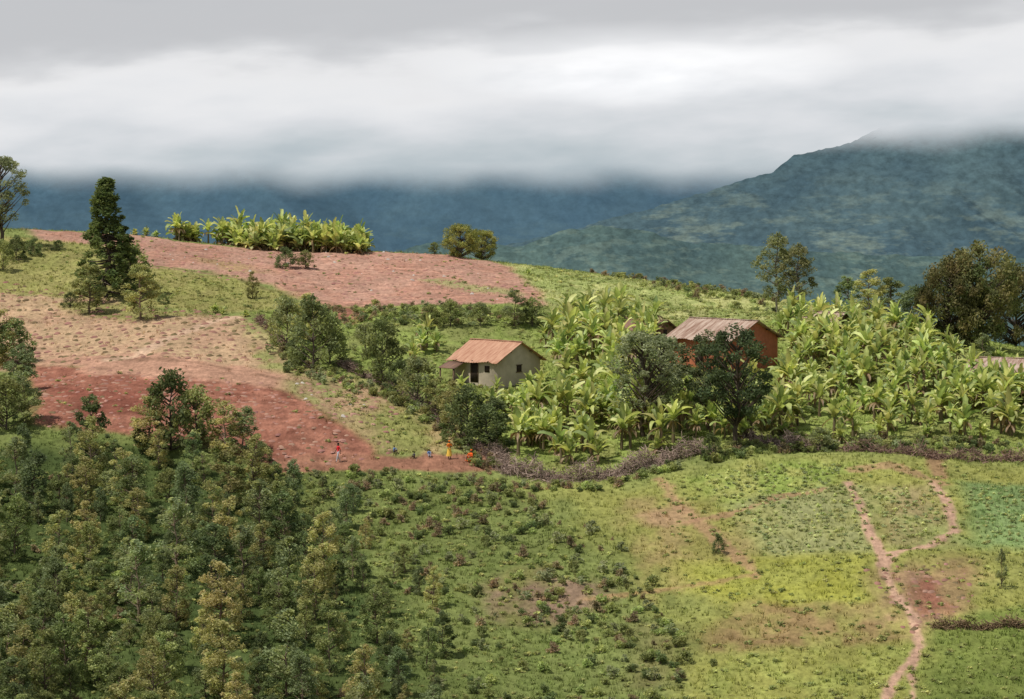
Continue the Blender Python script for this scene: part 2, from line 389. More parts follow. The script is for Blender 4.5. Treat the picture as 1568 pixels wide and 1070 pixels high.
g1=C(94,106,56,K_);g2=C(126,130,70,K_);gd=C(78,92,56,K_);gg=C(106,118,80,K_);go_=C(142,134,74,K_)
def euct(i,a,b_): return tree('euc%d'%i,6,e_oval,rng.uniform(1.25,1.6),.05,rng.integers(46,60),76,.46,.13,a,b_,C(160,138,114),.013,lean=rng.uniform(-.06,.06))
euc=[euct(i,*c) for i,c in enumerate([(g1,g2),(gd,g1),(gg,g2*.9),(g2,go_),(gd*1.1,gg),(g1,go_),(g1*.9,g1*1.3)])]
bushy=[tree('bushy%d'%i,3.2,e_bush,1.7,.02,38,75,.48,.13,[g1,gd,gg][i],[g2,g1,g2][i]) for i in range(3)]
conif=tree('conif',10,e_cone,2.7,.03,250,60,.42,.17,C(70,92,44,1.6),C(100,116,54,1.6),tr=.018,lower=-.1,shell=.35)
roundt=[tree('round%d'%i,6,e_round,3.6,.06,105,110,.75,.16,[C(116,124,50,1.6),C(84,100,54,1.4)][i],[C(146,142,60,1.6),C(122,112,60,1.5)][i],tr=.03) for i in range(2)]
slim=tree('slim',8,e_round,1.9,.2,60,80,.6,.15,C(104,112,72,1.7),C(134,134,84,1.7),C(176,166,150),.014)
mango=[tree('mango%d'%i,9,e_round,2.9,.3,[66,70][i],[90,110][i],.62,.15,[C(96,106,72,1.7),C(64,80,50,1.5)][i],[C(120,126,90,1.7),C(86,98,62,1.55)][i],C(120,104,88),.022,lower=1.) for i in range(2)]
KIN={'euc':(euc,6),'bushy':(bushy,3.2),'conifer':([conif],10),'round':(roundt[:1],6),'roundo':(roundt[1:],6),'slim':([slim],8),'mangol':(mango[:1],9),'mangod':(mango[1:],9)}
NM={'euc':'eucalyptus_tree','bushy':'bush','conifer':'cypress_tree','round':'broadleaf_tree','roundo':'broadleaf_tree','slim':'eucalyptus_tree','mangol':'mango_tree','mangod':'mango_tree'}
def put(kind,u,v,hpx,wf=1.,var=None):
    g=G(u,v);ms,h0=KIN[kind];me=ms[var if var is not None else random.randrange(len(ms))]
    s=hpx*g[1]/F/h0
    obj(NM[kind],me,(g[0],g[1],g[2]-.08),random.random()*6.28,(s*wf,s*wf,s))
TREES=[('mangol',2,378,135,1.05),('conifer',163,455,182,1.1),('bushy',200,442,66,1.),('euc',215,490,84,1.35),('euc',137,480,74,1.45),('euc',190,448,70,1.2),('bushy',437,412,32,1.1),('bushy',468,412,28,1),
('euc',387,458,42,1.),('round',705,388,50,.95),('round',738,394,44,1.0),('slim',1190,478,118,1.0),('slim',1222,480,104,1.),('euc',1300,480,60,1.5),('euc',1330,490,76,1.5),('euc',1365,480,66,1.5),('euc',1395,492,60,1.6),
('roundo',1455,530,128,.72),('roundo',1500,532,152,.72),('roundo',1555,530,118,.7),('bushy',1470,530,74,.9),
('bushy',440,540,84,.72),('bushy',480,565,104,.78),('euc',465,520,70,1.4),('bushy',505,558,76,.75),('bushy',560,545,50,.9),('bushy',585,585,92,.76),('bushy',640,625,78,.85),('bushy',612,600,46,1),
('euc',788,500,56,1.5),('bushy',815,500,42,1),('bushy',715,685,88,.75),('bushy',745,690,66,1),('euc',690,660,76,1.3),('euc',665,640,62,1.4),('euc',760,680,72,1.3),
('mangol',985,668,158,1.15),('mangol',1010,655,140,1.),('mangod',1128,690,186,.95),('mangod',1085,660,148,.95),
('bushy',262,690,116,.76),('bushy',300,690,92,.8),('euc',345,700,84,1.4),('euc',372,694,70,1.5),('bushy',400,712,34,1.),('euc',232,700,90,1.4),
('bushy',20,560,66,1),('euc',-4,560,84,1.5),('euc',30,600,74,1.4),('bushy',10,660,80,.9),('euc',38,650,88,1.3),('bushy',5,415,46,.8),('bushy',25,400,36,.8),('bushy',1100,850,30,.7),('euc',1533,903,62,.6),
('bushy',52,392,26,1.),('bushy',90,384,16,1.2),('bushy',108,470,22,1.1),('bushy',250,466,16,1.3),
('bushy',665,385,18,1),('bushy',690,500,40,1),('bushy',660,505,36,1.),('bushy',735,500,36,1.),('euc',1505,560,50,1.3),('bushy',1090,705,40,.8),('bushy',1255,690,36,1)]
for t in TREES: put(*t)
def inpoly(poly,n,mind=0,seed=None,excl=()):
    L=np.array(XY(poly));lo,hi=L.min(0),L.max(0);ex=[XY(e) for e in excl];out=[];tries=0
    while len(out)<n and tries<60:
        tries+=1;q=rng.uniform(lo,hi,(max(200,n*2),2));d=polydist(q[:,0],q[:,1],[tuple(a) for a in L])>0
        for e in ex: d&=polydist(q[:,0],q[:,1],e)<0
        for p in q[d]:
            if mind and out:
                a=np.array(out);
                if ((a-p)**2).sum(1).min()<mind*mind: continue
            out.append(p)
            if len(out)>=n: break
    out=np.array(out);return out,H(out[:,0],out[:,1])
wood=[(-120,720),(40,700),(200,695),(330,715),(390,760),(450,840),(520,920),(580,1020),(600,1230),(-120,1230)]
pts,zz=inpoly(wood,175,1.5)
for p,z in zip(pts,zz):
    k='euc' if random.random()<.9 else 'bushy'
    me=random.choice(KIN[k][0]);s=random.uniform(.45,1.05) if k=='euc' else random.uniform(.5,.95);w=random.uniform(.85,1.2)
    obj(NM[k],me,(p[0],p[1],z-.1),random.random()*6.28,(s*w,s*w,s))
fringe=[(400,740),(520,760),(640,880),(700,1000),(740,1230),(600,1230),(560,1000),(430,830)]
pts,zz=inpoly(fringe,46,1.6)
for p,z in zip(pts,zz):
    s=random.uniform(.3,.7);w=random.uniform(.8,1.2)
    obj('eucalyptus_tree',random.choice(euc),(p[0],p[1],z-.1),random.random()*6.28,(s*w,s*w,s))
# ---------------------------------------------------------------- bananas
def leafstrip(b,base,ph,e0,bend,L,wd,c,nseg=9,tear=.45):
    p=np.array(base,float);V=[];side=np.array([-math.sin(ph),math.cos(ph),0])
    tw=random.uniform(-.8,.8)
    for i in range(nseg+1):
        t=i/nseg;e=e0-bend*t**1.5
        d=np.array([math.cos(ph)*math.cos(e),math.sin(ph)*math.cos(e),math.sin(e)])
        up=np.cross(side,d)*-1
        w=wd*(.12 if i==0 else (math.sin(math.pi*min(.97,t**.8*.9+.08))**.5))*.5
        s2=side*math.cos(tw*t)+up*math.sin(tw*t)
        wl=w*(1-tear*random.random());wr=w*(1-tear*random.random())
        V+= [p-s2*wl+up*wl*.4,p.copy(),p+s2*wr+up*wr*.4];p=p+d*L/nseg
    Fc=[]
    for i in range(nseg):
        a=i*3
        Fc+=[(a,a+1,a+4,a+3),(a+1,a+2,a+5,a+4)]
    cc=np.array([c*(1.0 if k%3!=1 else 1.3)*random.uniform(.8,1.12) for k in range(len(V))])
    b.add(V,Fc,cc)
bg=[C(166,182,94,1.4),C(146,166,82,1.35),C(188,196,116,1.4),C(122,144,74,1.3),C(178,180,96,1.4)]
def banana(name,stems,nlv=(10,13)):
    b=B()
    for (ox,oy,h) in stems:
        ln=random.uniform(-.12,.12);tp=[(ox+ln*h*q**2,oy,h*q) for q in(0,.35,.7,1.)]
        b.add(*tube(tp,[.14*h/2.2+.03,.12*h/2.2+.02,.09*h/2.2+.02,.05],8),C(146,132,90))
        nl=random.randint(*nlv);L0=1.12+h*.48
        for i in range(nl):
            ph=i*2.4+random.uniform(-.5,.5);q=i/nl
            e0=1.52-.8*q+random.uniform(-.15,.15);bend=.25+2.0*q*random.uniform(.5,1.2)+random.uniform(-.1,.4)
            leafstrip(b,(tp[-1][0],oy,h-.35*q),ph,e0,bend,L0*random.uniform(.6,1.15),.58+.08*h,random.choice(bg)*random.uniform(.72,1.12))
        for i in range(random.randint(3,6)):
            leafstrip(b,(tp[-1][0],oy,h-.3),random.random()*6.28,-.3,1.1,L0*.6,.35,C(158,134,92),6,.5)
    return b.mesh(name,M_ban)
bans=[banana('ban%d'%i,s) for i,s in enumerate([[(0,0,2.3)],[(0,0,1.9),(.7,.4,1.1)],[(0,0,2.6),(-.6,.5,1.5),(.5,-.5,.7)],[(0,0,1.5),(.5,.2,.7)],[(0,0,2.1),(.5,.6,2.0)],[(0,0,1.0),(.4,.3,.6)],[(0,0,2.5),(.3,.5,.9)],[(0,0,2.0),(-.7,-.2,1.3),(.6,.5,1.6)]])]
banlow=[banana('banlow%d'%i,s,(11,14)) for i,s in enumerate([[(0,0,.9),(.5,.3,.6),(-.5,.2,.5)],[(0,0,1.2),(-.5,.4,.5),(.4,.6,.9)],[(0,0,.6),(.5,-.3,.4),(.3,.5,.7)]])]
def bput(p,z,s,L=None): obj('banana_plant',random.choice(L or bans),(p[0],p[1],z-.05),random.random()*6.28,s)
ex_h=[(1015,520),(1215,520),(1205,615),(1020,606)];ex_l=[(670,545),(850,545),(850,605),(670,612)]
for poly,nn,md,s0,s1 in [
 ([(780,700),(800,640),(850,530),(930,485),(1010,505),(1040,560),(1200,590),(1210,500),(1290,500),(1420,525),(1500,580),(1620,600),(1620,685),(1180,680),(1060,690),(900,715)],210,1.65,.65,1.15),
 ([(840,500),(870,485),(990,500),(1000,560),(850,580)],34,1.5,.9,1.15),
 ([(850,590),(1000,590),(1020,660),(860,665)],22,1.6,.8,1.15),
 ([(1205,505),(1400,520),(1430,600),(1210,600)],40,1.5,.85,1.15),
 ([(1440,600),(1620,612),(1620,640),(1440,630)],18,1.3,.9,1.15),
 ([(690,615),(830,610),(830,690),(770,680)],22,1.5,.6,.95),
 ([(640,520),(680,540),(665,590),(630,560)],5,1.2,.6,.85)]:
    p_,z_=inpoly(poly,nn,md,excl=[ex_h,ex_l])
    for p,z in zip(p_,z_): bput(p,z,random.uniform(s0,s1))
p_,z_=inpoly([(262,366),(330,374),(400,384),(560,388),(566,384),(420,376),(300,360)],75,.75)
for p,z in zip(p_,z_):
    if random.random()<.45: bput(p,z,random.uniform(.8,1.15))
    else: bput(p,z,random.uniform(1.1,1.7),banlow)
for u,v,s in [(330,480,.45),(342,482,.4),(375,486,.45),(205,352,.5),(225,354,.5),(238,352,.45),(808,420,.4),(1530,560,.8),(1555,590,.9),(1520,640,.8),(275,362,1.3),(290,364,1.4),(300,366,1.2)]:
    g=G(u,v);bput(g[:2],g[2],s,banlow)
# ---------------------------------------------------------------- GN scatter
def scatter(name,pts,zz,meshes,smin,smax,flat=1.):
    col=bpy.data.collections.new(name+'_parts')
    for i,m in enumerate(meshes):
        o=bpy.data.objects.new('%s_%d'%(name,i),m);col.objects.link(o)
    me=bpy.data.meshes.new(name);n=len(pts)
    me.vertices.add(n);me.vertices.foreach_set('co',np.column_stack([pts,zz]).astype(np.float32).ravel())
    a=me.attributes.new('rot','FLOAT_VECTOR','POINT');r=np.zeros((n,3),np.float32);r[:,2]=rng.random(n)*6.28;a.data.foreach_set('vector',r.ravel())
    a=me.attributes.new('scl','FLOAT_VECTOR','POINT');s=rng.uniform(smin,smax,(n,1))*rng.uniform(.85,1.15,(n,3));s[:,2]*=flat;a.data.foreach_set('vector',s.astype(np.float32).ravel())
    a=me.attributes.new('idx','INT','POINT');a.data.foreach_set('value',rng.integers(0,len(meshes),n).astype(np.int32))
    ng=bpy.data.node_groups.new(name,'GeometryNodeTree')
    ng.interface.new_socket('Geometry',in_out='INPUT',socket_type='NodeSocketGeometry')
    ng.interface.new_socket('Geometry',in_out='OUTPUT',socket_type='NodeSocketGeometry')
    gi=ng.nodes.new('NodeGroupInput');go=ng.nodes.new('NodeGroupOutput');ip=ng.nodes.new('GeometryNodeInstanceOnPoints')
    ci=ng.nodes.new('GeometryNodeCollectionInfo');ci.inputs['Collection'].default_value=col
    ci.inputs['Separate Children'].default_value=True;ci.inputs['Reset Children'].default_value=True
    ip.inputs['Pick Instance'].default_value=True
    def na(nm,t):
        x=ng.nodes.new('GeometryNodeInputNamedAttribute');x.data_type=t;x.inputs['Name'].default_value=nm
        return next(o for o in x.outputs if o.enabled and o.name=='Attribute')
    L=ng.links.new
    L(gi.outputs[0],ip.inputs['Points']);L(ci.outputs[0],ip.inputs['Instance'])
    L(na('rot','FLOAT_VECTOR'),ip.inputs['Rotation']);L(na('scl','FLOAT_VECTOR'),ip.inputs['Scale']);L(na('idx','INT'),ip.inputs['Instance Index'])
    L(ip.outputs[0],go.inputs[0])
    o=obj(name,me);md=o.modifiers.new('scatter','NODES');md.node_group=ng;return o
def tuftbush(name,R,h,n,ls,col,colB):
    b=B();
    for i in range(5):
        ph=rng.random()*6.28;e=np.array([math.cos(ph)*R*.7,math.sin(ph)*R*.7,h*.7]);b.add(*tube([(0,0,0),e*.5,e],[.02,.015,.006],3),bark*.8)
    ncl=9
    for c in range(ncl):
        t=rng.random();ph=rng.random()*6.28;r=R*.75*math.sqrt(rng.random());p=np.array([r*math.cos(ph),r*math.sin(ph),h*(.15+.75*t)*(1-.5*(r/R)**2)])
        m=n//ncl;cen=p+rdir(m)*(rng.random(m)**.5)[:,None]*R*.38*np.array([1,1,.8]);cen=cen[cen[:,2]>0]
        V,Fc=leafquads(cen,ls*rng.uniform(.6,1.3,len(cen)));k=rng.random();cc=(col*(1-k)+colB*k)*rng.uniform(.75,1.25)
        b.add(V,Fc,np.repeat(cc*rng.uniform(.7,1.35,(len(cen),1)),4,0))
    return b.mesh(name,M_leaf)
shr=[tuftbush('sh%d'%i,.6,.8,330,.1,c,d) for i,(c,d) in enumerate([(g1,g2),(C(104,120,58,K_),C(136,146,76,K_)),(gg,C(136,140,98,K_)),(C(84,100,56,K_),g1),(C(132,106,80,K_),C(118,112,76,K_))])]
weed=[tuftbush('wd%d'%i,.35,.35,110,.08,c,d) for i,(c,d) in enumerate([(C(124,138,68,1.7),C(156,162,88,1.7)),(C(138,144,78,1.7),C(166,168,98,1.7)),(C(110,122,62,1.7),C(132,142,76,1.7))])]
crop=[tuftbush('cr%d'%i,.28,.3,60,.09,c,d) for i,(c,d) in enumerate([(C(142,158,100,1.5),C(168,176,122,1.5)),(C(150,162,94,1.5),C(176,182,118,1.5))])]
def multi(name,lst,meshes,a,b,flat=1.):
    P_=[];Z_=[]
    for poly,nn,md in lst:
        p,z=inpoly(poly,nn,md);P_.append(p);Z_.append(z)
    scatter(name,np.concatenate(P_),np.concatenate(Z_)-.03,meshes,a,b,flat)
multi('shrub_thicket',[([(520,800),(420,725),(760,735),(900,820),(1000,900),(1050,1000),(1060,1200),(620,1200),(600,1000)],280,.6),
 ([(400,720),(760,728),(880,800),(800,830),(560,800)],130,.5),
 ([(740,890),(960,880),(1050,980),(1040,1060),(940,1000),(760,950)],70,.5),
 ([(860,800),(960,830),(1100,1000),(1110,1150),(1000,1100)],26,.8),
 (wood,280,.5)],shr,.35,1.25)
multi('hedge',[([(400,505),(430,480),(560,468),(700,470),(830,480),(830,500),(700,500),(560,500),(470,520)],200,.3),
 ([(400,490),(470,560),(600,600),(690,650),(770,720),(745,730),(660,660),(580,612),(440,575)],150,.3),
 ([(1080,695),(1200,672),(1568,684),(1600,700),(1200,694),(1080,712)],170,.3),
 ([(770,742),(900,748),(1050,712),(1050,720),(900,756),(780,752)],36,.3),
 ([(820,400),(1060,432),(1190,458),(1190,466),(1040,440),(830,408)],80,.3),
 ([(1000,425),(1180,455),(1190,480),(1100,470),(980,440)],40,.5)],shr,.6,1.3)
multi('weeds',[([(700,600),(830,520),(1200,480),(1600,560),(1600,700),(1050,700),(900,725),(790,725)],1900,0),
 ([(820,400),(1180,452),(1190,495),(980,495),(850,478),(790,440)],600,0),
 ([(0,362),(190,378),(200,408),(430,446),(450,472),(330,482),(200,470),(0,420)],330,0),
 ([(400,720),(760,728),(1000,900),(1060,1200),(-100,1200),(-100,700)],2800,0),
 ([(1000,740),(1568,710),(1568,1150),(1050,1150)],900,0),
 ([(380,470),(840,470),(850,520),(690,600),(460,570)],450,0),
 ([(200,360),(420,385),(760,402),(830,468),(560,468),(420,440),(200,408)],70,0),
 ([(50,562),(420,592),(590,716),(430,722),(50,650)],40,0),
 ([(520,600),(700,680),(600,705),(480,610)],90,0)],weed,.4,1.2,.8)
def rows(poly,dx,dy,ang,jit):
    L=np.array(XY(poly));lo,hi=L.min(0)-5,L.max(0)+5;c=(lo+hi)/2;r=np.abs(hi-lo).max()
    a,b=np.meshgrid(np.arange(-r,r,dx),np.arange(-r,r,dy));a=a.ravel()+rng.normal(size=a.size)*jit;b=b.ravel()+rng.normal(size=b.size)*jit
    x=c[0]+a*math.cos(ang)-b*math.sin(ang);y=c[1]+a*math.sin(ang)+b*math.cos(ang)
    m=(polydist(x,y,[tuple(q) for q in L])>0)&(rng.random(x.size)<.8);p=np.column_stack([x[m],y[m]]);return p,H(p[:,0],p[:,1])
R_=[rows(q,.75,1.1,.1,.12) for q in ([(1110,780),(1325,745),(1340,845),(1180,855)],[(1345,750),(1430,750),(1450,825),(1350,835)],[(1480,750),(1600,745),(1600,830),(1500,828)],[(1060,735),(1180,708),(1300,715),(1250,760),(1120,775)])]
scatter('crop_rows',np.concatenate([r[0] for r in R_]),np.concatenate([r[1] for r in R_]),crop,.5,1.1)
M_clod=foliage('soil_clod',0,.15,0,.95)
def clod(name,c):
    k=9;V=[(0,0,.16)];
    for rr,zz_ in((.5,.12),(1.,-.05)):
        for j in range(k):
            t=6.283*j/k;q=rr*.32*rng.uniform(.75,1.25);V.append((q*math.cos(t)*1.4,q*math.sin(t),zz_*rng.uniform(.7,1.2)))
    tri=[(0,1+j,1+(j+1)%k) for j in range(k)]+[t for j in range(k) for t in((1+j,1+k+j,1+k+(j+1)%k),(1+j,1+k+(j+1)%k,1+(j+1)%k))]
    return mesh_np(name,np.array(V),np.array(tri),np.tile(c,(len(V),1)),False,[M_clod])
cl=[clod('clod0',C(158,120,98)),clod('clod1',C(122,108,74)),clod('clod2',C(172,134,112))]
R_=[rows(q,1.15,1.9,.25,.24) for q in ([(0,430),(180,466),(370,486),(435,556),(60,562),(0,555)],)]
scatter('planting_mounds',np.concatenate([r[0] for r in R_]),np.concatenate([r[1] for r in R_]),cl[:2],.5,1.25)
R_=[rows(q,.8,2.2,.3,.35) for q in ([(205,365),(420,388),(640,392),(755,405),(825,465),(560,464),(430,440),(320,416),(205,402)],[(60,575),(330,585),(420,600),(550,685),(570,710),(440,715),(370,690),(200,655),(60,640)])]
scatter('plough_ridges',np.concatenate([r[0] for r in R_]),np.concatenate([r[1] for r in R_])-.05,[clod('ridge0',C(164,122,102)),clod('ridge1',C(174,134,112))],.5,1.3,.7)
multi('soil_clods',[([(200,360),(420,385),(640,388),(760,402),(830,468),(560,468),(420,440),(200,408)],500,0),([(50,562),(420,592),(590,716),(430,722),(50,650)],350,0),([(380,490),(430,560),(620,605),(600,700),(470,620)],220,0),([(1320,870),(1490,860),(1490,930),(1390,975)],110,0)],cl,.3,1.0)
rock=[clod('rock0',C(190,182,170))]
multi('stones',[([(250,370),(640,388),(820,460),(560,462),(250,405)],30,0),([(400,575),(560,600),(600,680),(500,640)],8,0)],rock,.3,.9,1.6)
# ---------------------------------------------------------------- grass
n=130000;gx=rng.uniform(-78,78,n);gy=rng.uniform(180,420,n)
k=(np.abs(gx)<gy*.185)&(rng.random(n)<gridval(veg,gx,gy)*np.clip((300/gy)**2*.9,0,1));gx=gx[k];gy=gy[k];n=len(gx);gz=H(gx,gy)
hh=rng.uniform(.12,.34,n)*(1+.6*fbm(gx/4,gy/4,77,2));gcv=gridval(colr,gx,gy)*rng.uniform(.8,1.6,(n,1))*np.array([1.0,1.02,.92])
V=[];Cc=[]
for j in range(5):
    a=rng.random(n)*6.28;r=rng.uniform(.02,.22,n);ox=gx+np.cos(a)*r;oy=gy+np.sin(a)*r;a2=rng.random(n)*6.28
    w=.035;tx=ox+rng.normal(size=n)*.1;ty=oy+rng.normal(size=n)*.1
    V.append(np.stack([np.stack([ox-w*np.cos(a2),oy-w*np.sin(a2),gz-.02],-1),np.stack([ox+w*np.cos(a2),oy+w*np.sin(a2),gz-.02],-1),np.stack([tx,ty,gz+hh],-1)],1).reshape(-1,3))
    Cc.append(np.repeat(gcv*rng.uniform(.85,1.15,(n,1)),3,0))
V=np.concatenate(V);obj('grass',mesh_np('grass',V,np.arange(len(V)).reshape(-1,3),np.concatenate(Cc),False,[M_grass]))
# ---------------------------------------------------------------- brush fences
def brush(line,hgt,th,per,c=C(178,156,138)):
    b=B();L=[G(u,v) for u,v in line];ph=random.random()*6
    for p,q in zip(L[:-1],L[1:]):
        l=np.linalg.norm(q[:2]-p[:2]);m=int(l*per)
        for i in range(m):
            t=random.random();s=p*(1-t)+q*t;x=s[0]+random.gauss(0,th*.5);y=s[1]+random.gauss(0,th*.5)
            hv=hgt*(.75+.45*math.sin(x*1.3+ph)+.25*math.sin(x*3.7))
            z=H(x,y)[0]+max(.1,hv)*random.random()**1.3
            d=rdir(1)[0];d[2]*=.8;d[:2]+=(q-p)[:2]/l*random.choice((-1,1))*.4;d/=np.linalg.norm(d);ll=random.uniform(.25,.75)
            o=np.array([x,y,z]);e=o+d*ll;s0=o-d*ll;e[2]=max(e[2],H(e[0],e[1])[0]);s0[2]=max(s0[2],H(s0[0],s0[1])[0]-.05)
            mid=(e+s0)/2+rdir(1)[0]*.08
            b.add(*tube([s0,mid,e],[.032,.024,.008],3),c*random.uniform(.45,1.5))
    obj('brush_fence',b.mesh('brush_fence',M_clod))
brush([(762,690),(775,725),(860,738),(950,728),(1050,700),(1090,692)],1.35,.95,110)
brush([(1130,672),(1180,684),(1250,690)],1.1,.8,90)
brush([(1290,692),(1420,700),(1568,706),(1620,706)],.8,.6,60,C(150,126,106))
brush([(520,560),(600,596),(690,662),(745,700)],.7,.5,60,C(150,128,112))
brush([(1430,962),(1500,966),(1600,958)],.5,.3,60,C(150,126,94))
brush([(395,492),(430,525),(450,545)],.5,.4,50,C(150,126,104))
# ---------------------------------------------------------------- houses
def roofmat(name,c,c2,ns=1.2,st=(3,.5,1)):
    return simple(name,c,.7,ns,.3,.01,c2,st)
M_r1=roofmat('roof_clay',C(206,160,130),C(176,124,98));M_r2=roofmat('roof_tin',C(200,178,160),C(142,108,90),1.,(3.2,.35,1));M_r3=roofmat('roof_rust',C(150,114,94),C(122,96,82))
M_w1=simple('plaster_wall',C(208,192,166),.9,1.,.2);M_w2=simple('brick_wall',C(200,118,84),.9,1.4,.25);M_w3=simple('mud_wall',C(160,122,96),.9,1.2,.3)
M_dk=simple('dark_wood',C(70,56,46),.8,4,.4);M_ov=simple('timber',C(120,96,76),.8,4,.4)
def box(b,x0,x1,y0,y1,z0,z1):
    V=[(x,y,z) for z in(z0,z1) for x,y in((x0,y0),(x1,y0),(x1,y1),(x0,y1))]
    b.add(V,[(3,2,1,0),(4,5,6,7),(0,1,5,4),(1,2,6,5),(2,3,7,6),(3,0,4,7)],np.ones(3)*.5)
def part(name,b,mat,par):
    return obj(name,b.mesh(name,mat),parent=par)
def house(name,u,v,L,Wd,hw,hr,rot,mw,mr,over=.55,lean=False):
    g=G(u,v);e=bpy.data.objects.new(name,None);COL.objects.link(e);e.location=(g[0],g[1],g[2]);e.rotation_euler=(0,0,rot)
    x,y=L/2,Wd/2;b=B()
    V=[(-x,-y,-1),(x,-y,-1),(x,y,-1),(-x,y,-1),(-x,-y,hw),(x,-y,hw),(x,y,hw),(-x,y,hw),(x,0,hw+hr),(-x,0,hw+hr),(x,0,-1),(-x,0,-1)]
    b.add(V,[(0,1,5,4),(2,3,7,6),(1,10,8,5),(10,2,6,8),(3,11,9,7),(11,0,4,9)],np.ones(3));part('walls',b,mw,e)
    for sgn,nm in((-1,'roof_front'),(1,'roof_back')):
        nxr=int((L+2*over)/.09);nyr=14;b=B();hy=y+over;slope=hr/y;th=.05
        X_=np.linspace(-x-over,x+over,nxr);T_=np.linspace(0,1,nyr)
        gx_,gt=np.meshgrid(X_,T_);sheet=np.floor(gt*3.999)
        rag=.16*vn(gx_/.8,sheet*0+3,int(L*10))*gt
        yy=sgn*(gt*hy+rag);zz_=hw+hr+.06-np.abs(yy)*slope+.022*np.sin(gx_*2*math.pi/.36)+.05*vn(gx_/.9+sheet*7,sheet*3.3,5)-.012*sheet
        top=np.stack([gx_,yy,zz_],-1).reshape(-1,3);bot=top-np.array([0,0,th]);i=np.arange(nxr*nyr).reshape(nyr,nxr);m=nxr*nyr
        q=np.stack([i[:-1,:-1],i[:-1,1:],i[1:,1:],i[1:,:-1]],-1).reshape(-1,4)
        edge=np.concatenate([i[-1,:],]);qe=np.stack([edge[:-1],edge[1:],edge[1:]+m,edge[:-1]+m],-1)
        s1=i[:,0];s2=i[:,-1]
        qs=np.concatenate([np.stack([s[:-1],s[1:],s[1:]+m,s[:-1]+m],-1) for s in(s1,s2)])
        b.add(np.concatenate([top,bot]),np.concatenate([q,q+m,qe,qs]),np.ones(3));part(nm,b,mr,e)
    b=B();box(b,-x-over,x+over,-.14,.14,hw+hr+.05,hw+hr+.13);part('ridge_cap',b,mr,e)
    b=B()
    for yy in(-y*.95,-y*.5,y*.5,y*.95):
        box(b,x+.01,x+over*.9,yy-.05,yy+.05,hw+hr-abs(yy)/y*hr-.16,hw+hr-abs(yy)/y*hr-.06)
    for xx in(-x*.7,0,x*.7): box(b,xx-.05,xx+.05,-y-.45,-y-.01,hw-.2,hw-.12)
    part('rafters',b,M_ov,e)
    b=B();box(b,-.5,.45,-y-.03,-y+.02,0,2.0);part('door',b,M_dk,e)
    b=B();box(b,-.6,-.503,-y-.06,-y+.02,0,2.1);box(b,.453,.55,-y-.06,-y+.02,0,2.1);box(b,-.5,.45,-y-.06,-y+.02,2.003,2.1);part('door_frame',b,M_ov,e)
    b=B();box(b,x-.02,x+.03,-.35,.35,1.1,1.75);box(b,x*.55-.35,x*.55+.35,-y-.03,-y+.02,1.1,1.75);part('window',b,M_dk,e)
    b=B();box(b,x-.02,x+.06,-.45,.45,1.753,1.83);box(b,x-.02,x+.07,-.45,.45,1.02,1.097);part('window_frame',b,M_ov,e)
    if lean:
        b=B();V=[(-x-.2,-y-.35,hw-.35),(-x+2.2,-y-.35,hw-.35),(-x+2.2,-y-1.9,hw-.95),(-x-.2,-y-1.9,hw-.95)]
        V+=[(a,c,d-.06) for a,c,d in V];b.add(V,[(0,1,2,3),(7,6,5,4),(0,3,7,4),(1,5,6,2),(2,6,7,3),(0,4,5,1)],np.ones(3));part('lean_to_roof',b,M_r3,e)
        b=B()
        for xx in(-x,-x+2): box(b,xx-.06,xx+.06,-y-1.8,-y-1.68,-1,hw-.98)
        part('lean_to_posts',b,M_ov,e)
    return e
house('plaster_house',760,584,6.6,6.2,2.4,1.7,math.radians(-45),M_w1,M_r1,.5,True)
house('brick_house',1108,556,8.4,7.6,2.9,1.7,math.radians(-45),M_w2,M_r2,.6)
house('mud_house',992,530,4.4,3.8,1.95,.8,math.radians(-35),M_w3,M_r3,.4)
house('mud_house',1268,520,4,3.4,2.1,.9,math.radians(-40),M_w3,M_r2,.4)
house('tin_roof_house',1552,596,8,6,2.1,1.0,math.radians(-25),M_w3,M_r2,.6)
# ---------------------------------------------------------------- people
skin=simple('skin',(.10,.055,.035),.6,3,.1);hair=simple('hair',(.012,.01,.009),.8,9,.3);eyew=simple('eye_white',(.7,.68,.64),.4,3,.02)
def cloth(n_,c): return simple(n_,c,.85,8,.25,.004)
M_red=cloth('red_shirt',(.75,.04,.05));M_tr=cloth('pale_trousers',(.6,.6,.66));M_or=cloth('orange_dress',(.95,.25,.03));M_ye=cloth('yellow_wrap',(.95,.6,.1));M_bl=cloth('blue_shirt',(.16,.28,.55));M_dk2=cloth('dark_shorts',(.08,.07,.09));M_or2=cloth('red_orange_dress',(.95,.16,.03))
def ball(c,r,seg_=10):
    V=[];Fc=[]
    for i in range(7):
        t=math.pi*i/6
        for j in range(seg_):
            p=6.283*j/seg_;V.append((c[0]+r[0]*math.sin(t)*math.cos(p),c[1]+r[1]*math.sin(t)*math.sin(p),c[2]+r[2]*math.cos(t)))
    for i in range(6):
        for j in range(seg_): Fc.append((i*seg_+j,(i+1)*seg_+j,(i+1)*seg_+(j+1)%seg_,i*seg_+(j+1)%seg_))
    return V,Fc
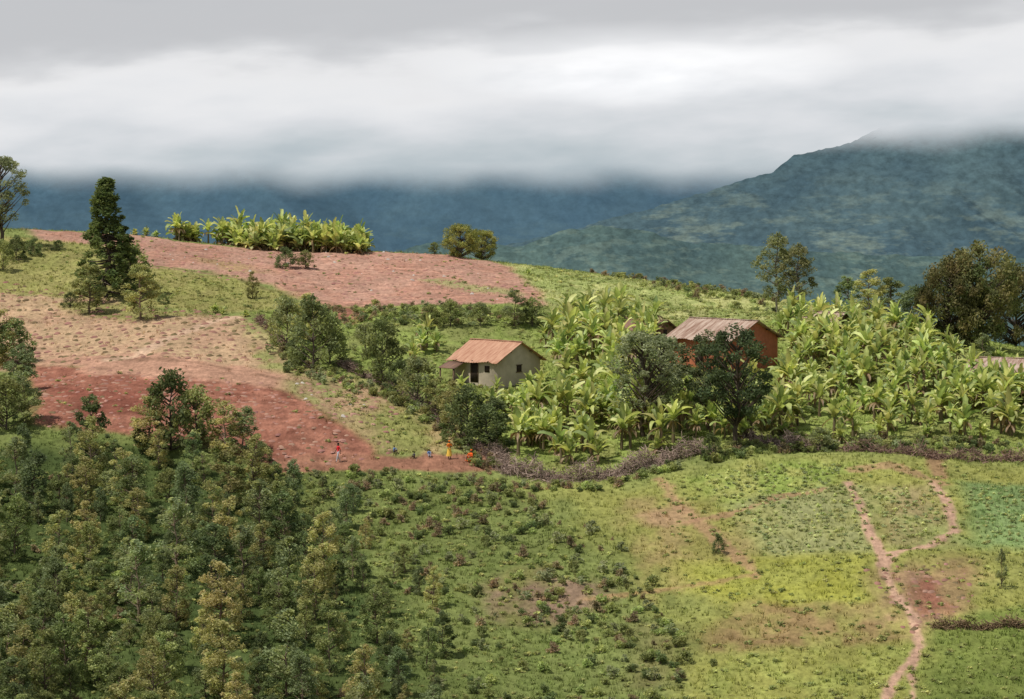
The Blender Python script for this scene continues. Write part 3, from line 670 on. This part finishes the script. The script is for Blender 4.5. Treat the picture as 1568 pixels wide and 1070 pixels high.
def person(name,u,v,h,pose,top,bot,rz,skirt=None,scarf=None):
    g=G(u,v);e=bpy.data.objects.new(name,None);COL.objects.link(e);e.location=(g[0],g[1],g[2]+.0);e.rotation_euler=(0,0,rz);s=h/1.7;e.scale=(s,s,s)
    J={'pel':(0,0,.93),'sp':(0,0,1.1),'ch':(0,0,1.3),'ne':(0,0,1.46),'hb':(0,-.015,1.53),'ht':(0,-.015,1.62)}
    for sd,q in((1,'L'),(-1,'R')):
        J['sh'+q]=(.17*sd,0,1.39);J['el'+q]=(.23*sd,.03,1.12);J['wr'+q]=(.24*sd,-.07,.89);J['pa'+q]=(.24*sd,-.1,.81)
        J['hi'+q]=(.09*sd,0,.88);J['kn'+q]=(.1*sd,-.03,.5);J['an'+q]=(.1*sd,.01,.08);J['to'+q]=(.11*sd,-.14,.04)
    if pose=='walk':
        J.update(knL=(.1,-.14,.52),anL=(.1,-.22,.09),toL=(.11,-.37,.05),knR=(-.1,.03,.5),anR=(-.1,.24,.12),toR=(-.1,.12,.04),elL=(.23,.1,1.13),wrL=(.24,.12,.89),paL=(.24,.1,.81),elR=(-.23,-.05,1.12),wrR=(-.22,-.2,.92),paR=(-.22,-.25,.85))
    if pose=='carry':
        J.update(elL=(.24,-.06,1.14),wrL=(.1,-.26,1.16),paL=(.03,-.3,1.17),elR=(-.24,-.06,1.14),wrR=(-.1,-.26,1.1),paR=(-.03,-.3,1.1),knR=(-.1,-.1,.52),anR=(-.1,-.05,.08),toR=(-.11,-.2,.04))
    if pose=='sit':
        d=.76
        for k_ in('pel','sp','ch','ne','hb','ht'): a=J[k_];J[k_]=(a[0],a[1]-(.93-a[2])*-.12*-1,a[2]-d)
        for sd,q in((1,'L'),(-1,'R')):
            J['sh'+q]=(.17*sd,-.05,1.39-d);J['el'+q]=(.24*sd,-.2,1.14-d);J['wr'+q]=(.13*sd,-.38,.42);J['pa'+q]=(.1*sd,-.44,.38)
            J['hi'+q]=(.09*sd,-.02,.14);J['kn'+q]=(.15*sd,-.4,.42);J['an'+q]=(.12*sd,-.5,.07);J['to'+q]=(.13*sd,-.64,.04)
    Rr={'pel':(.135,.1),'sp':(.12,.09),'ch':(.15,.1),'ne':(.05,.05),'hb':(.07,.085),'ht':(.08,.095),'sh':(.06,.06),'el':(.04,.04),'wr':(.026,.026),'pa':(.036,.02),'hi':(.09,.09),'kn':(.057,.057),'an':(.037,.037),'to':(.04,.028)}
    E=[('pel','sp','T'),('sp','ch','T'),('ch','ne','T'),('ne','hb','S'),('hb','ht','S')]
    for q in'LR': E+=[('ch','sh'+q,'T'),('sh'+q,'el'+q,'T'),('el'+q,'wr'+q,'S'),('wr'+q,'pa'+q,'S'),('pel','hi'+q,'B'),('hi'+q,'kn'+q,'B'),('kn'+q,'an'+q,'B' if bot is M_tr else 'S'),('an'+q,'to'+q,'S')]
    keys=list(J);me=bpy.data.meshes.new('body');me.from_pydata([J[k_] for k_ in keys],[(keys.index(a),keys.index(b_)) for a,b_,_ in E],[])
    o=bpy.data.objects.new('tmp',me);COL.objects.link(o)
    md=o.modifiers.new('s','SKIN');sv=me.skin_vertices[0].data
    for i,k_ in enumerate(keys):
        kk=k_ if k_ in Rr else k_[:2];sv[i].radius=Rr[kk];sv[i].use_root=(k_=='pel')
    o.modifiers.new('sub','SUBSURF').levels=2
    dg=bpy.context.evaluated_depsgraph_get();ev=o.evaluated_get(dg);bm=bpy.data.meshes.new_from_object(ev);bpy.data.objects.remove(o)
    bm.materials.clear()
    for m in(top,bot,skin): bm.materials.append(m)
    segs=[(np.array(J[a]),np.array(J[b_]),{'T':0,'B':1,'S':2}[l]) for a,b_,l in E]
    for p in bm.polygons:
        c=np.array(p.center);best=1e9
        for a,b_,l in segs:
            t=np.clip(np.dot(c-a,b_-a)/np.dot(b_-a,b_-a),0,1);dd=np.linalg.norm(c-a-t*(b_-a))
            if dd<best: best=dd;p.material_index=l
        p.use_smooth=True
    obj('body',bm,parent=e)
    hc=np.array(J['ht'])+np.array([0,-.002,-.01])
    b=B();b.add(*ball(hc+np.array([0,.018,.035]),(.088,.098,.09)),np.ones(3));part('hair',b,hair if scarf is None else scarf,e)
    b=B()
    b.add(*ball(hc+np.array([0,-.1,-.03]),(.014,.02,.022),6),np.ones(3))
    for sd in(-1,1): b.add(*ball(hc+np.array([.082*sd,.0,-.02]),(.012,.02,.03),6),np.ones(3))
    part('nose_and_ears',b,skin,e)
    b=B()
    for sd in(-1,1): b.add(*ball(hc+np.array([.032*sd,-.087,-.005]),(.013,.008,.008),6),np.ones(3))
    part('eyes',b,eyew,e)
    b=B();b.add(*ball(hc+np.array([0,-.088,-.065]),(.024,.008,.008),6),np.ones(3));part('mouth',b,M_dk2,e)
    b=B()
    for q,sd in(('L',1),('R',-1)):
        w=np.array(J['wr'+q]);pa=np.array(J['pa'+q]);d=(pa-w)/np.linalg.norm(pa-w);side=np.cross(d,[sd,0,.1]);side/=np.linalg.norm(side)
        for k_,ll in enumerate((.07,.082,.075,.06)):
            o_=pa+side*(k_-1.5)*.019;b.add(*tube([o_,o_+d*ll*.6,o_+d*ll+np.array([-sd*.015,0,0])],[.0095,.009,.006],6),np.ones(3))
        o_=pa-d*.03-side*.03;b.add(*tube([o_,o_-side*.03+d*.03,o_-side*.03+d*.06],[.011,.01,.007],6),np.ones(3))
    part('fingers',b,skin,e)
    if skirt:
        b=B();k=16;V=[]
        prof=[(.13,1.08),(.17,.92),(.2,.7),(.24,.45),(.27,.28)] if pose!='sit' else [(.13,.34),(.2,.26),(.32,.16),(.38,.02)]
        for i,(r,z) in enumerate(prof):
            for j in range(k):
                t=6.283*j/k;rr=r*(1+.06*math.sin(5*t)*i/3);cy=-.0 if pose!='sit' else -.1-.05*i
                V.append((rr*math.cos(t),rr*.8*math.sin(t)+cy,z))
        Fc=[(i*k+j,i*k+(j+1)%k,(i+1)*k+(j+1)%k,(i+1)*k+j) for i in range(len(prof)-1) for j in range(k)]
        b.add(V,Fc,np.ones(3));o=part('skirt',b,skirt,e)
    return e
person('man_in_red_shirt',518,708,1.8,'walk',M_red,M_tr,math.radians(-60))
person('woman_in_orange_dress',688,703,1.75,'carry',M_or,M_ye,math.radians(20),M_ye,M_or)
person('woman_sitting_in_orange',721,708,1.9,'sit',M_or2,M_or2,math.radians(-30),M_or2,M_or2)
person('child_sitting',604,696,1.25,'sit',M_bl,M_dk2,math.radians(30))
person('child_sitting',634,702,1.05,'sit',M_dk2,M_dk2,math.radians(-20))
person('child_sitting',657,702,1.25,'sit',M_bl,M_tr,math.radians(10))
# ---------------------------------------------------------------- light
sd=Vector((-.42,-.22,.88)).normalized()
el=math.asin(sd.z);az=math.atan2(sd.x,sd.y)
sl=bpy.data.lights.new('sun','SUN');sl.energy=3.9;sl.angle=math.radians(1.5);sl.color=(1,.95,.87)
so=bpy.data.objects.new('sun',sl);COL.objects.link(so);so.rotation_euler=sd.to_track_quat('Z','Y').to_euler();so.location=(0,0,300)
w=bpy.data.worlds.new('World');sc.world=w;w.use_nodes=True;nt=w.node_tree;nt.nodes.clear()
out=nt.nodes.new('ShaderNodeOutputWorld')
sky=N(nt,'TexSky',sky_type='NISHITA');sky.sun_disc=False;sky.sun_elevation=el;sky.sun_rotation=az
b1=N(nt,'Background');nt.links.new(sky.outputs[0],b1.inputs[0]);b1.inputs[1].default_value=.08
tc=N(nt,'TexCoord');sx=N(nt,'SeparateXYZ');nt.links.new(tc.outputs['Generated'],sx.inputs[0])
azn=math_(nt,'ARCTAN2',sx.outputs[0],sx.outputs[1]);ele=sx.outputs[2]
cv=N(nt,'CombineXYZ');nt.links.new(math_(nt,'MULTIPLY',azn,9.),cv.inputs[0]);nt.links.new(math_(nt,'MULTIPLY',ele,34.),cv.inputs[1]);cv.inputs[2].default_value=2.3
nA=noise(nt,cv.outputs[0],1.1,4,.5)
cv2=N(nt,'CombineXYZ');nt.links.new(math_(nt,'MULTIPLY',azn,22.),cv2.inputs[0]);nt.links.new(math_(nt,'MULTIPLY',math_(nt,'ADD',ele,math_(nt,'MULTIPLY',azn,-.06)),75.),cv2.inputs[1]);cv2.inputs[2].default_value=4.
nB=noise(nt,cv2.outputs[0],1.,4,.5)
e2=math_(nt,'ADD',ele,mapr(nt,nA,.3,.7,-.009,.009));e2=math_(nt,'ADD',e2,mapr(nt,nB,.3,.7,-.006,.006))
e2=math_(nt,'SUBTRACT',e2,mapr(nt,azn,-.18,.18,-.008,.009))
rp=N(nt,'ValToRGB');nt.links.new(mapr(nt,e2,-.02,.08,0,1),rp.inputs[0])
cr=rp.color_ramp;cr.interpolation='B_SPLINE'
stops=[(0,(.36,.43,.48)),(.12,(.43,.50,.54)),(.22,(.56,.61,.64)),(.32,(.70,.72,.75)),(.42,(.80,.81,.83)),(.52,(.85,.85,.86)),(.59,(.66,.67,.69)),(.70,(.53,.54,.56)),(.85,(.58,.59,.61)),(1,(.44,.46,.49))]
cr.elements[0].position=0;cr.elements[0].color=(*stops[0][1],1);cr.elements[1].position=1;cr.elements[1].color=(*stops[-1][1],1)
for p_,c_ in stops[1:-1]: x=cr.elements.new(p_);x.color=(*c_,1)
dx=math_(nt,'MULTIPLY',math_(nt,'SUBTRACT',azn,.045),1/.06);dy=math_(nt,'MULTIPLY',math_(nt,'SUBTRACT',ele,.034),1/.012)
rr=math_(nt,'ADD',math_(nt,'MULTIPLY',dx,dx),math_(nt,'MULTIPLY',dy,dy));gl=mapr(nt,rr,0,1.6,.2,0)
ccb=N(nt,'CombineXYZ')
for i in range(3): nt.links.new(math_(nt,'MULTIPLY',gl,mapr(nt,nB,.3,.7,.3,1.3)),ccb.inputs[i])
colw=mixc(nt,1.,rp.outputs[0],ccb.outputs[0],'ADD')
b2=N(nt,'Background');nt.links.new(colw,b2.inputs[0]);nt.links.new(mapr(nt,ele,.08,.35,1.,.9),b2.inputs[1])
mx=N(nt,'MixShader')
nC=noise(nt,tc.outputs['Generated'],3.,2);cov=math_(nt,'MAXIMUM',mapr(nt,nC,.4,.6,.35,.9),mapr(nt,ele,.12,.3,1,0),clamp=True)
nt.links.new(cov,mx.inputs[0]);nt.links.new(b1.outputs[0],mx.inputs[1]);nt.links.new(b2.outputs[0],mx.inputs[2]);nt.links.new(mx.outputs[0],out.inputs[0])
print('objects',len(bpy.data.objects),'grass',n)
